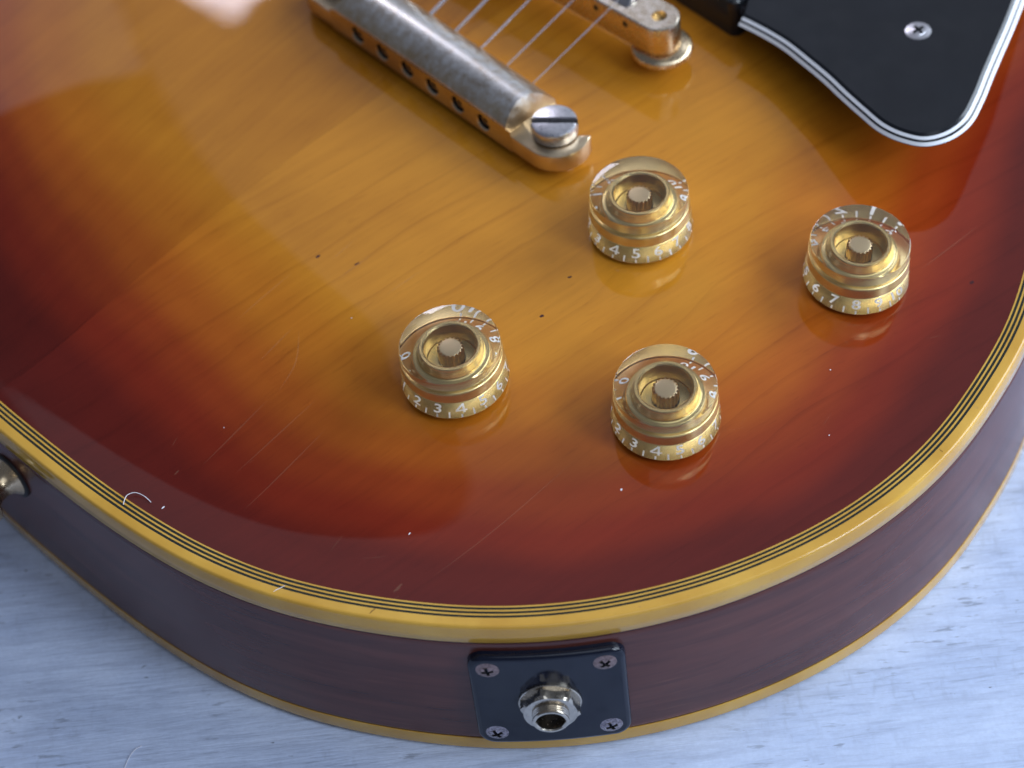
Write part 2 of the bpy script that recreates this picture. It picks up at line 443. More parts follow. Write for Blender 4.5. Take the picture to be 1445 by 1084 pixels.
# carved maple top: two planks that meet on the centre line
ring = OUT - NOR*(PURF-0.02)
sr = (ring - T0) @ U; tr = (ring - T0) @ V
def top_plank(sign, mat, edge_step=2.2):
    keep = ring[(tr*sign) > 0.4]; st = np.stack([sr, tr], 1)[(tr*sign) > 0.4]
    # order along the ring, rotated so that the gap is at the seam
    gap = np.linalg.norm(np.diff(np.vstack([keep, keep[:1]]), axis=0), axis=1)
    k = int(np.argmax(gap)); keep = np.roll(keep, -(k+1), axis=0)
    a, b = (keep[0]-T0) @ U, (keep[-1]-T0) @ U
    seam = [W2(s, sign*0.02) for s in np.linspace(b, a, int(abs(b-a)/3))[0:]]
    poly = np.vstack([keep, seam])
    # interior grid
    lo, hi = poly.min(0), poly.max(0)
    gx, gy = np.meshgrid(np.arange(lo[0], hi[0], edge_step), np.arange(lo[1], hi[1], edge_step))
    G = np.stack([gx.ravel() + (np.indices(gx.shape)[0].ravel() % 2)*edge_step/2, gy.ravel()], 1)
    inside = np.zeros(len(G), bool)
    px, py = poly[:, 0], poly[:, 1]; qx, qy = np.roll(px, -1), np.roll(py, -1)
    for i in range(len(poly)):
        cnd = (py[i] > G[:, 1]) != (qy[i] > G[:, 1])
        with np.errstate(divide='ignore', invalid='ignore'):
            xi = (qx[i]-px[i])*(G[:, 1]-py[i])/(qy[i]-py[i]) + px[i]
        inside ^= cnd & (G[:, 0] < xi)
    G = G[inside]; dG = edge_dist(G); tG = np.abs((G-T0) @ V)
    G = G[(dG > PURF+1.0) & (tG > 1.0)]
    allp = [Vector(p) for p in np.vstack([poly, G])]
    n = len(poly)
    r = delaunay_2d_cdt(allp, [(i, (i+1) % n) for i in range(n)], [], 1, 1e-5)
    P = np.array([tuple(p) for p in r[0]]); F = [tuple(f) for f in r[2]]
    # keep faces inside the polygon
    d = edge_dist(P); z = RIM + np.interp(d, dx, hz)
    e = 1.0
    def h(Q): return np.interp(edge_dist(Q), dx, hz)
    gxv = (h(P+[e, 0]) - h(P-[e, 0]))/(2*e); gyv = (h(P+[0, e]) - h(P-[0, e]))/(2*e)
    cen = np.array([P[list(f)].mean(0) for f in F]); ok = np.zeros(len(F), bool)
    for i in range(len(poly)):
        cnd = (py[i] > cen[:, 1]) != (qy[i] > cen[:, 1])
        with np.errstate(divide='ignore', invalid='ignore'):
            xi = (qx[i]-px[i])*(cen[:, 1]-py[i])/(qy[i]-py[i]) + px[i]
        ok ^= cnd & (cen[:, 0] < xi)
    F = [f for f, k2 in zip(F, ok) if k2]
    F2 = []
    for f in F:
        a, b, c2 = (P[i] for i in f[:3])
        F2.append(f if (b[0]-a[0])*(c2[1]-a[1]) - (b[1]-a[1])*(c2[0]-a[0]) > 0 else f[::-1])
    me = bpy.data.meshes.new('top_plank')
    me.from_pydata([(x*S, y*S, zz*S) for (x, y), zz in zip(P, z)], [], F2)
    # the stain was sprayed wider round the tail on the bass side
    far = np.exp(-(((P - np.array([-138., 84.]))/98.)**2).sum(1))
    at = me.attributes.new('burst_distance', 'FLOAT', 'POINT'); at.data.foreach_set('value', (d - 17*far).astype(np.float32))
    for p in me.polygons: p.use_smooth = True
    nrm = np.stack([-gxv, -gyv, np.ones(len(P))], 1); nrm /= np.linalg.norm(nrm, axis=1)[:, None]
    me.normals_split_custom_set_from_vertices([tuple(q) for q in nrm])
    me.materials.append(mat)
    return link('top_plank', me, guitar)
top_plank(+1, M['top_a']); top_plank(-1, M['top_b'])

# ------------------------------------------------------------------ control knobs
KR0, KR1, KH = 12.85, 11.95, 12.3
def knob_r(z): return KR0 + (KR1-KR0)*z/KH
prof_out = [(0, 0.0), (12.3, 0.0), (12.75, 0.12), (12.87, 0.45)]
prof_out += [(knob_r(z), z) for z in (2, 4, 6, 8, 10, 11.6)] + [(KR1+0.02, 11.95), (KR1-0.12, 12.2), (KR1-0.4, 12.3), (6, 12.3), (0, 12.3)]
def dense_prof(p): return p
me_ac_v, me_ac_f = lathe(prof_out, 128)
gold_prof = [(0, 0.1), (12.5, 0.12), (12.62, 0.3), (9.45, 3.45), (9.35, 3.6), (9.3, 3.8), (9.2, 6.2), (9.08, 6.6), (8.8, 6.9), (8.5, 6.98), (8.2, 6.98), (7.95, 7.1),
             (7.82, 7.4), (7.6, 10.5), (7.45, 10.95), (7.1, 11.2), (6.6, 11.2), (6.2, 10.95), (6.05, 10.5), (5.9, 3.2), (5.7, 3.0), (3.3, 3.0)]
CONE = ((12.62, 0.3), (9.45, 3.45))
def mesh_of(name, v, f, mat, angle=35):
    me = bpy.data.meshes.new(name); me.from_pydata([tuple(c*S for c in p) for p in v], [], f)
    me.materials.append(mat)
    for p in me.polygons: p.use_smooth = True
    me.set_sharp_from_angle(angle=math.radians(angle)); me.update(); return me
ME_AC = mesh_of('control_knob', me_ac_v, me_ac_f, M['acrylic'], 25)
gv, gf = lathe(gold_prof, 128)
ME_GOLD = mesh_of('gold_insert', gv, gf, M['knob_gold'], 32)
def knurl(i, r, z): return 1.0 + (0.05 if i % 4 < 2 else -0.07)*(1 if r > 2.3 else 0)
sv, sf = lathe([(0, 2.9), (3.0, 2.9), (3.0, 9.75), (2.8, 10.1), (2.6, 10.2), (2.2, 10.22), (0, 10.22)], 72, knurl)
ME_SHAFT = mesh_of('splined_shaft', sv, sf, M['shaft'], 25)
def cone_pt(a, h, lift=0.07):
    (ra, za), (rb, zb) = CONE; L = math.hypot(rb-ra, zb-za); t = h/L
    r = ra + (rb-ra)*t + lift; z = za + (zb-za)*t + lift*0.7
    return (r*math.cos(a), r*math.sin(a), z)
def numeral_mesh(txt):
    cu = bpy.data.curves.new('numeral', 'FONT'); cu.body = txt; cu.size = 1.0; cu.align_x = 'CENTER'; cu.offset = 0.017
    cu.resolution_u = 3
    ob = bpy.data.objects.new('numeral', cu); col.objects.link(ob)
    dg = bpy.context.evaluated_depsgraph_get(); me = bpy.data.meshes.new_from_object(ob.evaluated_get(dg))
    bpy.data.objects.remove(ob); bpy.data.curves.remove(cu)
    v = np.array([tuple(p.co)[:2] for p in me.vertices]); f = [tuple(p.vertices) for p in me.polygons]
    bpy.data.meshes.remove(me)
    if txt == '4':            # drawn as three strokes so that the counter stays open
        def bar(a, b, w):
            a, b = np.array(a), np.array(b); d = (b-a)/np.linalg.norm(b-a); n = np.array([-d[1], d[0]])*w/2
            k = 5; P = [a + (b-a)*i/k for i in range(k+1)]
            return [p+n for p in P] + [p-n for p in P], [(i, i+1, k+2+i, k+1+i) for i in range(k)]
        vv = []; f = []
        for a, b, w in (((0.40, 0.0), (0.40, 0.70), 0.105), ((0.0, 0.19), (0.56, 0.19), 0.10), ((0.385, 0.67), (0.03, 0.21), 0.10)):
            p, q = bar(a, b, w); o = len(vv); vv += p; f += [tuple(i+o for i in r) for r in q]
        v = np.array(vv)
    return v, f
ME_NUM = []
for k in range(11):
    v, f = numeral_mesh(str(k))
    hgt = v[:, 1].max() - v[:, 1].min(); sc = 2.85/hgt
    v[:, 1] = (v[:, 1]-v[:, 1].min())*sc; v[:, 0] = (v[:, 0] - (v[:, 0].max()+v[:, 0].min())/2)*sc*1.15
    a0 = math.radians(27.4*k)
    ME_NUM.append(mesh_of('numeral', [cone_pt(a0 + x/11.2, 1.42+y) for x, y in v], f, M['print']))
ME_TICK = []
def tick_mesh(a0, h0, h1, w=0.42):
    vv = []; ff = []
    for i in range(4):
        h = h0 + (h1-h0)*i/3
        for s in (-1, 1): vv.append(cone_pt(a0 + s*w/2/12.3, h))
    for i in range(3): ff.append((2*i, 2*i+1, 2*i+3, 2*i+2))
    return mesh_of('tick_mark', vv, ff, M['print'])
for k in range(11):
    ME_TICK.append(tick_mesh(math.radians(27.4*k), 0.08, 1.05))
    if k < 10: ME_TICK.append(tick_mesh(math.radians(27.4*(k+0.5)), 0.15, 1.95))
# numeral 5 faces so many degrees round from the front
def knob(x, y, five, tilt=0.55):
    n = top_n(x, y, tilt)
    z = tz(x, y) + 1.15
    q = Vector((0, 0, 1)).rotation_difference(n)
    Mx = Matrix.Translation(Vector((x, y, z))*S) @ q.to_matrix().to_4x4() @ Matrix.Rotation(math.radians(-90 + five - 137), 4, 'Z')
    k = link('control_knob', ME_AC, guitar, Mx)
    link('gold_insert', ME_GOLD, k); link('splined_shaft', ME_SHAFT, k)
    for m in ME_NUM: link('numeral', m, k)
    for m in ME_TICK: link('tick_mark', m, k)
    # pot bushing under the knob
    return k
knob(36.3, 36.8, -12.5); knob(85.8, 16.3, -93); knob(-13.0, -1.8, 30); knob(34.5, -20.4, 8.5)
for (x, y) in ((36.3, 36.8), (85.8, 16.3), (-13.0, -1.8), (34.5, -20.4)):
    z = tz(x, y)
    v, f = lathe([(0, -0.6), (4.6, -0.6), (4.6, 1.3), (0, 1.3)], 24)
    make('pot_bushing', v, f, M['chrome'], guitar, matrix=Matrix.Translation((x*S, y*S, z*S)))

# ------------------------------------------------------------------ screws
def screw_mesh(r=3.1, dome=0.7, slot='cross'):
    seg = 36; w = r*0.14; L = r*0.52
    outer = [(r*0.98*math.cos(2*math.pi*i/seg), r*0.98*math.sin(2*math.pi*i/seg)) for i in range(seg)]
    if slot == 'cross':
        b = [(w, w), (w, L), (-w, L), (-w, w), (-L, w), (-L, -w), (-w, -w), (-w, -L), (w, -L), (w, -w), (L, -w), (L, w)]
    mid = [(r*0.72*math.cos(2*math.pi*i/seg), r*0.72*math.sin(2*math.pi*i/seg)) for i in range(seg)]
    def zz(x, y): return dome*(1 - (math.hypot(x, y)/r)**2)
    v = [(x, y, -0.3) for x, y in outer] + [(x, y, zz(x, y)) for x, y in outer] + [(x, y, zz(x, y)) for x, y in mid]
    f = []
    for i in range(seg):
        j = (i+1) % seg
        f += [(i, j, seg+j, seg+i), (seg+i, seg+j, 2*seg+j, 2*seg+i)]
    base = len(v); v += [(x, y, zz(x, y)) for x, y in b]; nb = len(b)
    tri = tessellate_polygon([[Vector((x, y, 0)) for x, y in mid], [Vector((x, y, 0)) for x, y in b]])
    idx = lambda i: 2*seg+i if i < seg else base+i-seg
    mi = [0]*len(f)
    for t in tri:
        a, b2, c2 = (Vector(v[idx(i)]) for i in t); q = tuple(idx(i) for i in t)
        if (b2-a).cross(c2-a).z < 0: q = q[::-1]
        f.append(q); mi.append(0)
    b0 = len(v); v += [(x*0.7, y*0.7, -0.35) for x, y in b]
    for i in range(nb):
        j = (i+1) % nb; f.append((base+j, base+i, b0+i, b0+j)); mi.append(1)
    f.append(tuple(b0+i for i in range(nb))); mi.append(1)
    return v, f, mi
def screw(parent, Mm, r, mat, dome=0.7, rot=0.0):
    v, f, mi = screw_mesh(r, dome)
    R = Matrix.Rotation(rot, 4, 'Z')
    v = [tuple(Mm @ (R @ Vector(p))) for p in v]
    return make('screw', v, f, None, parent, mats=[mat, M['dark']], fmat=mi, angle=40)

# ------------------------------------------------------------------ stop tailpiece
U3 = Vector((U[0], U[1], 0)); V3 = Vector((V[0], V[1], 0)); Z3 = Vector((0, 0, 1))
TC = Vector((-7.0, 98.9, 0)); TZ0 = 61.6
TF = frame((TC.x, TC.y, TZ0), V3, U3, Z3)          # local x to treble, y to the neck, z up
tail_root_v = Geo()
LUG = 5.4; WR, WF = -8.0, 8.0
def lug_outline():
    P = []
    def arc(cx, cy, r, a0, a1, n=12):
        for i in range(n+1):
            a = math.radians(a0 + (a1-a0)*i/n); P.append((cx + r*math.cos(a), cy + r*math.sin(a)))
    # treble end with a slot that opens to the neck side
    P.append((-33.5, WR)); P.append((-33.4, -3.5)); P.append((0, -3.5)); P.append((33.4, -3.5)); P.append((33.5, WR)); P.append((42, WR))
    arc(42.5, 0.6, 8.6, -90, 38, 16)
    arc(41.9, 0.6, 4.6, 30, -180, 18)
    P.append((37.3, 5.0)); P.append((35.5, WF-0.6)); P.append((34, WF))
    P.append((0, WF)); P.append((-34, WF)); P.append((-35.5, WF-0.6)); P.append((-37.3, 5.0))
    arc(-41.9, 0.6, 4.6, 0, -210, 18)
    arc(-42.5, 0.6, 8.6, 142, 270, 16)
    return P
L0 = lug_outline()
cx0 = np.array(L0)
tn = np.roll(cx0, -1, 0) - np.roll(cx0, 1, 0); tn /= np.linalg.norm(tn, axis=1)[:, None]
inn = np.stack([-tn[:, 1], tn[:, 0]], 1)
def lug_loop(ins, z): return [(x, y, z) for x, y in cx0 + inn*ins]
gl = Geo(); gl.add(*extrude_loops([lug_loop(0.5, 0), lug_loop(0.0, 0.5), lug_loop(0, LUG-0.45), lug_loop(0.12, LUG-0.13), lug_loop(0.45, LUG)]), M4=TF)
# arched bar
RZ = 7.0
def arch_section(n=22):
    P = [(WR-0.06, RZ)]
    P.append((WR+0.10, RZ+0.45))
    for i in range(n+1):
        q = i/n; y = WR+0.45 + (WF+0.2-WR-0.45)*q
        z = RZ+0.75 + 4.3*math.sin(math.pi*min(1, q*0.93+0.045))**0.85 - 3.4*max(0, q-0.45)**1.6 - 0.55
        P.append((y, z))
    P.append((WF+0.25, 3.2)); P.append((WF-0.6, 1.2)); P.append((WF-1.4, 0.03))
    return P
sec = arch_section()
stations = [-1] + [x/10 for x in range(-9, 10)] + [1]
ga_v = []; ga_f = []
LB = 34.5
def xend(z, y): return LB + 0.8 - max(0, z-LUG)*0.62 - (0.018*(y-1)**2 if z > LUG-1 else 0.018*(y-1)**2)*0.6
n = len(sec)
for s in stations:
    for (y, z) in sec: ga_v.append((s*xend(z, y), y, z + 0.35*(1-s*s)*(z > LUG)))
for i in range(len(stations)-1):
    for k in range(n-1): ga_f.append((i*n+k, (i+1)*n+k, (i+1)*n+k+1, i*n+k+1))
for i, rev in ((0, False), (len(stations)-1, True)):
    fce = [i*n+k for k in range(n)]
    ga_v.append((stations[i]*(LB-0.4), WR-0.06, 0.03)); fce.append(len(ga_v)-1)
    ga_f.append(tuple(fce) if rev else tuple(fce[::-1]))
gl.add(ga_v, [f[::-1] for f in ga_f], M4=TF)
# back wall with the six bored string holes
HS = 9.75
xs = [(-2.5+i)*HS for i in range(6)]
hole_r, hz0 = 2.6, 3.6
hv = []; hf = []; hm = []
yb = WR-0.06
cells = [(-LB-0.45, xs[0]-HS/2)] + [(x-HS/2, x+HS/2) for x in xs] + [(xs[-1]+HS/2, LB+0.45)]
for ci, (a, b) in enumerate(cells):
    if ci in (0, 7):
        k = len(hv); hv += [(a, yb, 0.03), (b, yb, 0.03), (b, yb, RZ), (a, yb, RZ)]; hf.append((k, k+1, k+2, k+3)); hm.append(0); continue
    xc = (a+b)/2; angs = set(2*math.pi*i/32 for i in range(32))
    for X in (a, b):
        for Zc in (0.03, RZ): angs.add(math.atan2(Zc-hz0, X-xc) % (2*math.pi))
    angs = sorted(angs); m = len(angs); k = len(hv)
    def box(q):
        cxx, s = math.cos(q), math.sin(q); t = 1e9
        if abs(cxx) > 1e-9: t = min(t, ((b if cxx > 0 else a)-xc)/cxx)
        if abs(s) > 1e-9: t = min(t, ((RZ if s > 0 else 0.03)-hz0)/s)
        return (xc+t*cxx, yb, hz0+t*s)
    hv += [box(q) for q in angs]
    for r, y in ((hole_r, yb), (hole_r-0.35, yb+0.35), (hole_r-0.4, yb+5.0)):
        hv += [(xc+r*math.cos(q), y, hz0+r*math.sin(q)) for q in angs]
    for L in range(3):
        for i in range(m):
            j = (i+1) % m; hf.append((k+L*m+i, k+L*m+j, k+(L+1)*m+j, k+(L+1)*m+i)); hm.append(1 if L == 2 else 0)
    hf.append(tuple(k+3*m+i for i in range(m))); hm.append(1)
b = len(gl.v); gl.v += [tuple(TF @ Vector(p)) for p in hv]; gl.f += [tuple(i+b for i in q) for q in hf]; gl.m += hm
tail = gl.make('tailpiece', None, guitar, mats=[M['tail'], M['dark']], angle=38)
# studs with a slotted head
def stud(lx, rot):
    g = Geo(); r = 5.9; seg = 48; h = 4.0; w = 0.85; dp = 1.7
    R = Matrix.Rotation(rot, 4, 'Z')
    Mm = TF @ Matrix.Translation((lx, 0.7, LUG+0.15)) @ R
    for sgn in (-1, 1):
        th = math.asin(w/r)
        P = [(r*math.cos(a), r*math.sin(a)) for a in np.linspace(th, math.pi-th, seg//2)]
        P = [(x, y*sgn) for x, y in P]
        if sgn < 0: P = P[::-1]
        def lp(ins, z):
            out = []
            for (x, y) in P:
                k = (r-ins)/r; yy = y*k
                yy = sgn*max(abs(yy), w+ins*0.25); out.append((x*k, yy, z))
            return out
        g.add(*extrude_loops([lp(0, h-dp-0.2), lp(0, h-0.7), lp(0.25, h-0.25), lp(0.8, h)]), M4=Mm)
    v, f = lathe([(0, -LUG-3), (3.4, -LUG-3), (3.4, 0), (5.3, 0), (5.9, 0.35), (5.9, h-dp), (0, h-dp)], seg); g.add(v, f, M4=Mm)
    v, f = slab(-r*0.985, r*0.985, -w*0.99, w*0.99, h-dp-0.1, h-dp+0.05, 0.02); g.add(v, f, mi=1, M4=Mm)  # dark sheet on the slot floor, stands in for the shade inside
    return g.make('stud', None, tail, angle=35, mats=[M['steel'], M['dark']])
view_rot = -math.atan2(V[1], V[0])
stud(41.9, view_rot + math.radians(-11)); stud(-41.9, view_rot + math.radians(40))

# ------------------------------------------------------------------ bridge
BP = Vector((49.3, 94.3, 0)); BD = Vector((.652, -.758, 0)).normalized(); BU = Vector((-BD.y, BD.x, 0))   # along to treble, toward neck
BZ = 66.2; BH = 9.0
BF = frame((BP.x, BP.y, BZ), BD, BU, Z3)           # local x=0 at the treble post, body runs to -x
br = 5.4; BL = -74.0
def stadium(ins, z, n=14):
    P = []
    for i in range(n+1):
        a = math.radians(-90 + 180*i/n); P.append(((br-ins)*math.cos(a), (br-ins)*math.sin(a), z))
    for i in range(n+1):
        a = math.radians(90 + 180*i/n); P.append((BL + (br-ins)*math.cos(a), (br-ins)*math.sin(a), z))
    return P
gb = Geo(); loops = [stadium(0.5, 0), stadium(0, 0.4), stadium(0, BH-0.5), stadium(0.15, BH-0.15), stadium(0.5, BH)]
v, f = extrude_loops(loops); f = f[:-1]            # open the top, then close it round the saddle channel
gb.add(v, f, M4=BF)
chn = [(-8.5, -2.9), (-8.5, 2.9), (BL+8.5, 2.9), (BL+8.5, -2.9)][::-1]
outer = stadium(0.5, BH)
post = [(2.0*math.cos(2*math.pi*i/20), 0.2+2.0*math.sin(2*math.pi*i/20)) for i in range(20)]
allv = [p for p in outer] + [(x, y, BH) for x, y in chn] + [(x, y, BH) for x, y in post]
tri = tessellate_polygon([[Vector((p[0], p[1], 0)) for p in outer], [Vector((x, y, 0)) for x, y in chn], [Vector((x, y, 0)) for x, y in post]])
tf = []
for t in tri:
    a, b2, c2 = (Vector(allv[i]) for i in t); tf.append(tuple(t) if (b2-a).cross(c2-a).z > 0 else tuple(t)[::-1])
gb.add(allv, tf, M4=BF)
cv = [(x, y, BH) for x, y in chn] + [(x, y, BH-6) for x, y in chn]
gb.add(cv, [(0, 1, 5, 4), (1, 2, 6, 5), (2, 3, 7, 6), (3, 0, 4, 7), (4, 5, 6, 7)], mi=1, M4=BF)
pv = [(x, y, BH) for x, y in post] + [(x*0.95, y*0.95, BH-1.6) for x, y in post]; m = len(post)
gb.add(pv, [(i, (i+1) % m, m+(i+1) % m, m+i) for i in range(m)] + [tuple(m+i for i in range(m))], mi=2, M4=BF)
bridge = gb.make('bridge', None, guitar, mats=[M['bridge'], M['dark'], M['shaft']], angle=38)
saddle_x = [-11.5 - 10.1*i for i in range(6)]
for i, sx in enumerate(saddle_x):
    P = [(-2.7, 0), (2.7, 0), (2.7, 5.2), (0.6, 7.4), (-0.2, 7.4), (-2.7, 4.6)]       # (y, z)
    loops = [[(sx+xx, y*sc, BH-5.9+z*sc2) for y, z in P] for xx, sc, sc2 in ((-2.7, 0.94, 0.95), (-2.3, 1, 1), (2.3, 1, 1), (2.7, 0.94, 0.95))]
    v, f = extrude_loops(loops)
    make('saddle', [tuple(BF @ Vector(p)) for p in v], [q[::-1] for q in f], M['steel'], bridge, angle=30)
    v, f = lathe([(0, -0.12), (0.75, -0.12), (0.85, 0.1), (0, 0.12)], 14)
    Q = BF @ Matrix.Translation((sx+4.6, -br, BH-2.7)) @ Matrix.Rotation(math.radians(90), 4, 'X')
    make('saddle_screw', [tuple(Q @ Vector(p)) for p in v], f, M['dark'], bridge)
def wheel(lx):
    def kn(i, r, z): return 1 + (0.012 if i % 2 else -0.012)*(1 if r > 7.4 else 0)
    v, f = lathe([(0, 0), (7.2, 0), (7.75, 0.3), (7.8, 0.6), (7.8, 1.6), (7.6, 1.9), (7.0, 2.3), (5.8, 2.45), (5.6, 2.6), (3.2, 2.6), (3.2, 3.2), (0, 3.2)], 140, kn)
    Q = BF @ Matrix.Translation((lx, 0.5, -3.1))
    make('thumbwheel', [tuple(Q @ Vector(p)) for p in v], f, M['bridge'], bridge, angle=40)
    z0 = BZ - 3.0; p = Q @ Vector((0, 0, 0)); zb = tz(p.x, p.y) - 1
    v, f = lathe([(0, zb), (2.1, zb), (2.1, BZ), (0, BZ)], 20)
    make('bridge_post', [(p.x+a, p.y+b, c2) for a, b, c2 in v], f, M['chrome'], bridge)
wheel(0); wheel(BL)

# ------------------------------------------------------------------ strings: from the tailpiece over the saddles
gauges = [0.13, 0.165, 0.21, 0.33, 0.43, 0.55]
for i in range(6):
    a = TF @ Vector((xs[5-i]+0.3, WF-3.0, 4.0)); b2 = BF @ Vector((saddle_x[i]+0.2, 0.2, BH+1.55))
    d = Vector((b2.x-a.x, b2.y-a.y, 0)); c2 = b2 + d*3.0 + Vector((0, 0, 3.0))
    rr = gauges[i]*1.15
    v, f = tube([tuple(a), tuple(a.lerp(b2, 0.5)), tuple(b2), tuple(b2.lerp(c2, 0.5)), tuple(c2)], rr, 8)
    st = make('string', v, f, M['string'], guitar)
    e = TF @ Vector((xs[5-i], WR+2.6, hz0))
    v, f = lathe([(0.7, -1.6), (1.9, -1.6), (2.05, -1.0), (1.6, -0.5), (1.6, 0.5), (2.05, 1.0), (1.9, 1.6), (0.7, 1.6), (0.6, 0)], 20)
    make('ball_end', [tuple(e + V3*p[0] + Z3*p[1]*1.0 + U3*p[2]) for p in v], f, M['shaft'], st)
    if i == 2:
        a1 = a.lerp(b2, 0.12); a2 = a.lerp(b2, 0.40)
        path = [tuple(a1.lerp(a2, q/40) + Vector((math.cos(q*1.3), math.sin(q*1.3), math.cos(q*1.3))) * (rr*0.5)) for q in range(41)]
        v, f = tube(path, rr*0.9, 6); make('ball_end_twist', v, f, M['string'], st)

# ------------------------------------------------------------------ pickup ring
RC = Vector((69.3, 100.0, 0)); ringz = 58.6
RF = frame((RC.x, RC.y, ringz), -V3, U3, Z3)         # x along the ring to the bass side, y to the neck
def rr_loop(x0, x1, y0, y1, r, z, n=6):
    P = []
    for cx_, cy_, a0 in ((x1-r, y0+r, -90), (x1-r, y1-r, 0), (x0+r, y1-r, 90), (x0+r, y0+r, 180)):
        for i in range(n+1):
            a = math.radians(a0 + 90*i/n); P.append((cx_+r*math.cos(a), cy_+r*math.sin(a), z))
    return P
loops = [rr_loop(0, 88, 0, 38, 2.5, -3), rr_loop(0, 88, 0, 38, 2.5, 11.4), rr_loop(0.5, 87.5, 0.5, 37.5, 2.2, 12), rr_loop(6, 82, 6, 32, 1.5, 12.3), rr_loop(6, 82, 6, 32, 1.5, 3)]
v, f = extrude_loops(loops)
make('pickup_ring', [tuple(RF @ Vector(p)) for p in v], f, M['black'], guitar, angle=40)

# ------------------------------------------------------------------ pickguard with a bevelled five-ply edge
GZ = 68.2
gpts = [(69.6, 95.0), (74.3, 90.0), (78.9, 84.2), (83, 77.4), (87.2, 69.9), (90.4, 63.2), (93.8, 56.6), (97.5, 50.1), (102.0, 45.7), (107.6, 43.0), (114.0, 43.9), (119.8, 48.0),
        (124.6, 55.3), (128.7, 63.2), (133.2, 71.6), (137.8, 80.1), (142.8, 90.0), (150, 105), (157, 122), (160, 140), (157, 155)]
inner_edge = [(150, 165), (120, 142), (92, 119), (74, 104)]
gp = catmull([np.array(p) for p in gpts], False, 1.0)
P2 = np.vstack([gp, np.array(inner_edge)])
def inset_poly(P, d, nfix):
    T = np.roll(P, -1, 0) - np.roll(P, 1, 0); T /= np.linalg.norm(T, axis=1)[:, None]
    T[0] = P[1]-P[0]; T[0] /= np.linalg.norm(T[0]); k = nfix-1; T[k] = P[k]-P[k-1]; T[k] /= np.linalg.norm(T[k])
    I = np.stack([-T[:, 1], T[:, 0]], 1)
    Q = P + I*d; Q[nfix:] = P[nfix:]; return Q
ng = len(gp)
plies = [('ply', 'black', 0.0, -0.5, 0.0, -0.25), ('ply', 'white_ply', 0.0, -0.25, 0.72, 0.36), ('ply', 'guard', 0.72, 0.36, 1.28, 0.66), ('ply', 'white_ply', 1.28, 0.66, 2.05, 1.08), ]
g = Geo()
T3 = inset_poly(P2, 2.05, ng); T4 = inset_poly(P2, 2.9, ng)
top_pts = [(x, y, GZ+1.08) for x, y in T3], [(x, y, GZ+1.5) for x, y in T4]
n = len(T3)
v = list(top_pts[0]) + list(top_pts[1]); f = [(i, (i+1) % n, n+(i+1) % n, n+i) for i in range(n)] + [tuple(n+i for i in range(n))]
v += [(x, y, GZ-0.5) for x, y in P2]; f += [tuple(2*n+i for i in range(n))[::-1]]
guard = make('pickguard', v, f, M['guard'], guitar, angle=25)
for nm, mt, i0, z0, i1, z1 in plies:
    A = inset_poly(P2, i0, ng)[:ng]; B = inset_poly(P2, i1, ng)[:ng]
    v = [(x, y, GZ+z0) for x, y in A] + [(x, y, GZ+z1) for x, y in B]
    f = [(i, i+1, ng+i+1, ng+i) for i in range(ng-1)]
    make(nm, v, f, M[mt], guard)
screw(guard, frame((113.6, 82.2, GZ+1.5), (1, 0, 0), (0, 1, 0), (0, 0, 1)), 3.35, M['steel'], 0.55, 0.5)
# the bracket that carries the guard over the slope of the top
v, f = lathe([(0, tz(118, 72)-0.5), (2.6, tz(118, 72)-0.5), (2.6, GZ-0.5), (0, GZ-0.5)], 20)
make('guard_post', [(a+122, b+84, c2) for a, b, c2 in v], f, M['chrome'], guard)

# ------------------------------------------------------------------ jack plate on the side
JX = np.array([-1.2, -71.5]); ji = int(np.argmin(np.linalg.norm(OUT-JX, axis=1)))
jn = NOR[ji]; jt = np.array([-jn[1], jn[0]]);  jt = jt if jt[0] > 0 else -jt
Rb = 150.0
def jp(x, zz, nn):
    """x along the rim, zz up from the plate's middle, nn off the wood; bent to the rim"""
    b = -x*x/(2*Rb)
    return (OUT[ji][0] + jt[0]*x + jn[0]*(nn+b), OUT[ji][1] + jt[1]*x + jn[1]*(nn+b), 24.0+zz)
PW, PH = 17.9, 17.2
def pl_loop(ins, nn, r=4.0, k=7):
    a, b = PW-ins, PH-ins; r = r-ins; P = []
    for cx_, cz_, a0 in ((a-r, -b+r, -90), (a-r, b-r, 0), (-a+r, b-r, 90), (-a+r, -b+r, 180)):
        q = [(cx_+r*math.cos(math.radians(a0+90*i/k)), cz_+r*math.sin(math.radians(a0+90*i/k))) for i in range(k+1)]
        P += q
    # extra points along the long straight runs so that the plate can bend
    out = []
    for i, p in enumerate(P):
        out.append(p); q = P[(i+1) % len(P)]; L = math.hypot(q[0]-p[0], q[1]-p[1])
        if L > 6:
            for s in range(1, 8): out.append((p[0]+(q[0]-p[0])*s/8, p[1]+(q[1]-p[1])*s/8))
    return [jp(x, zz, nn) for x, zz in out]
lps = [pl_loop(0.0, -0.3), pl_loop(0, 1.3), pl_loop(0.2, 1.75), pl_loop(0.6, 2.1), pl_loop(1.2, 2.25)]
v, f = extrude_loops(lps); f = f[:-1]
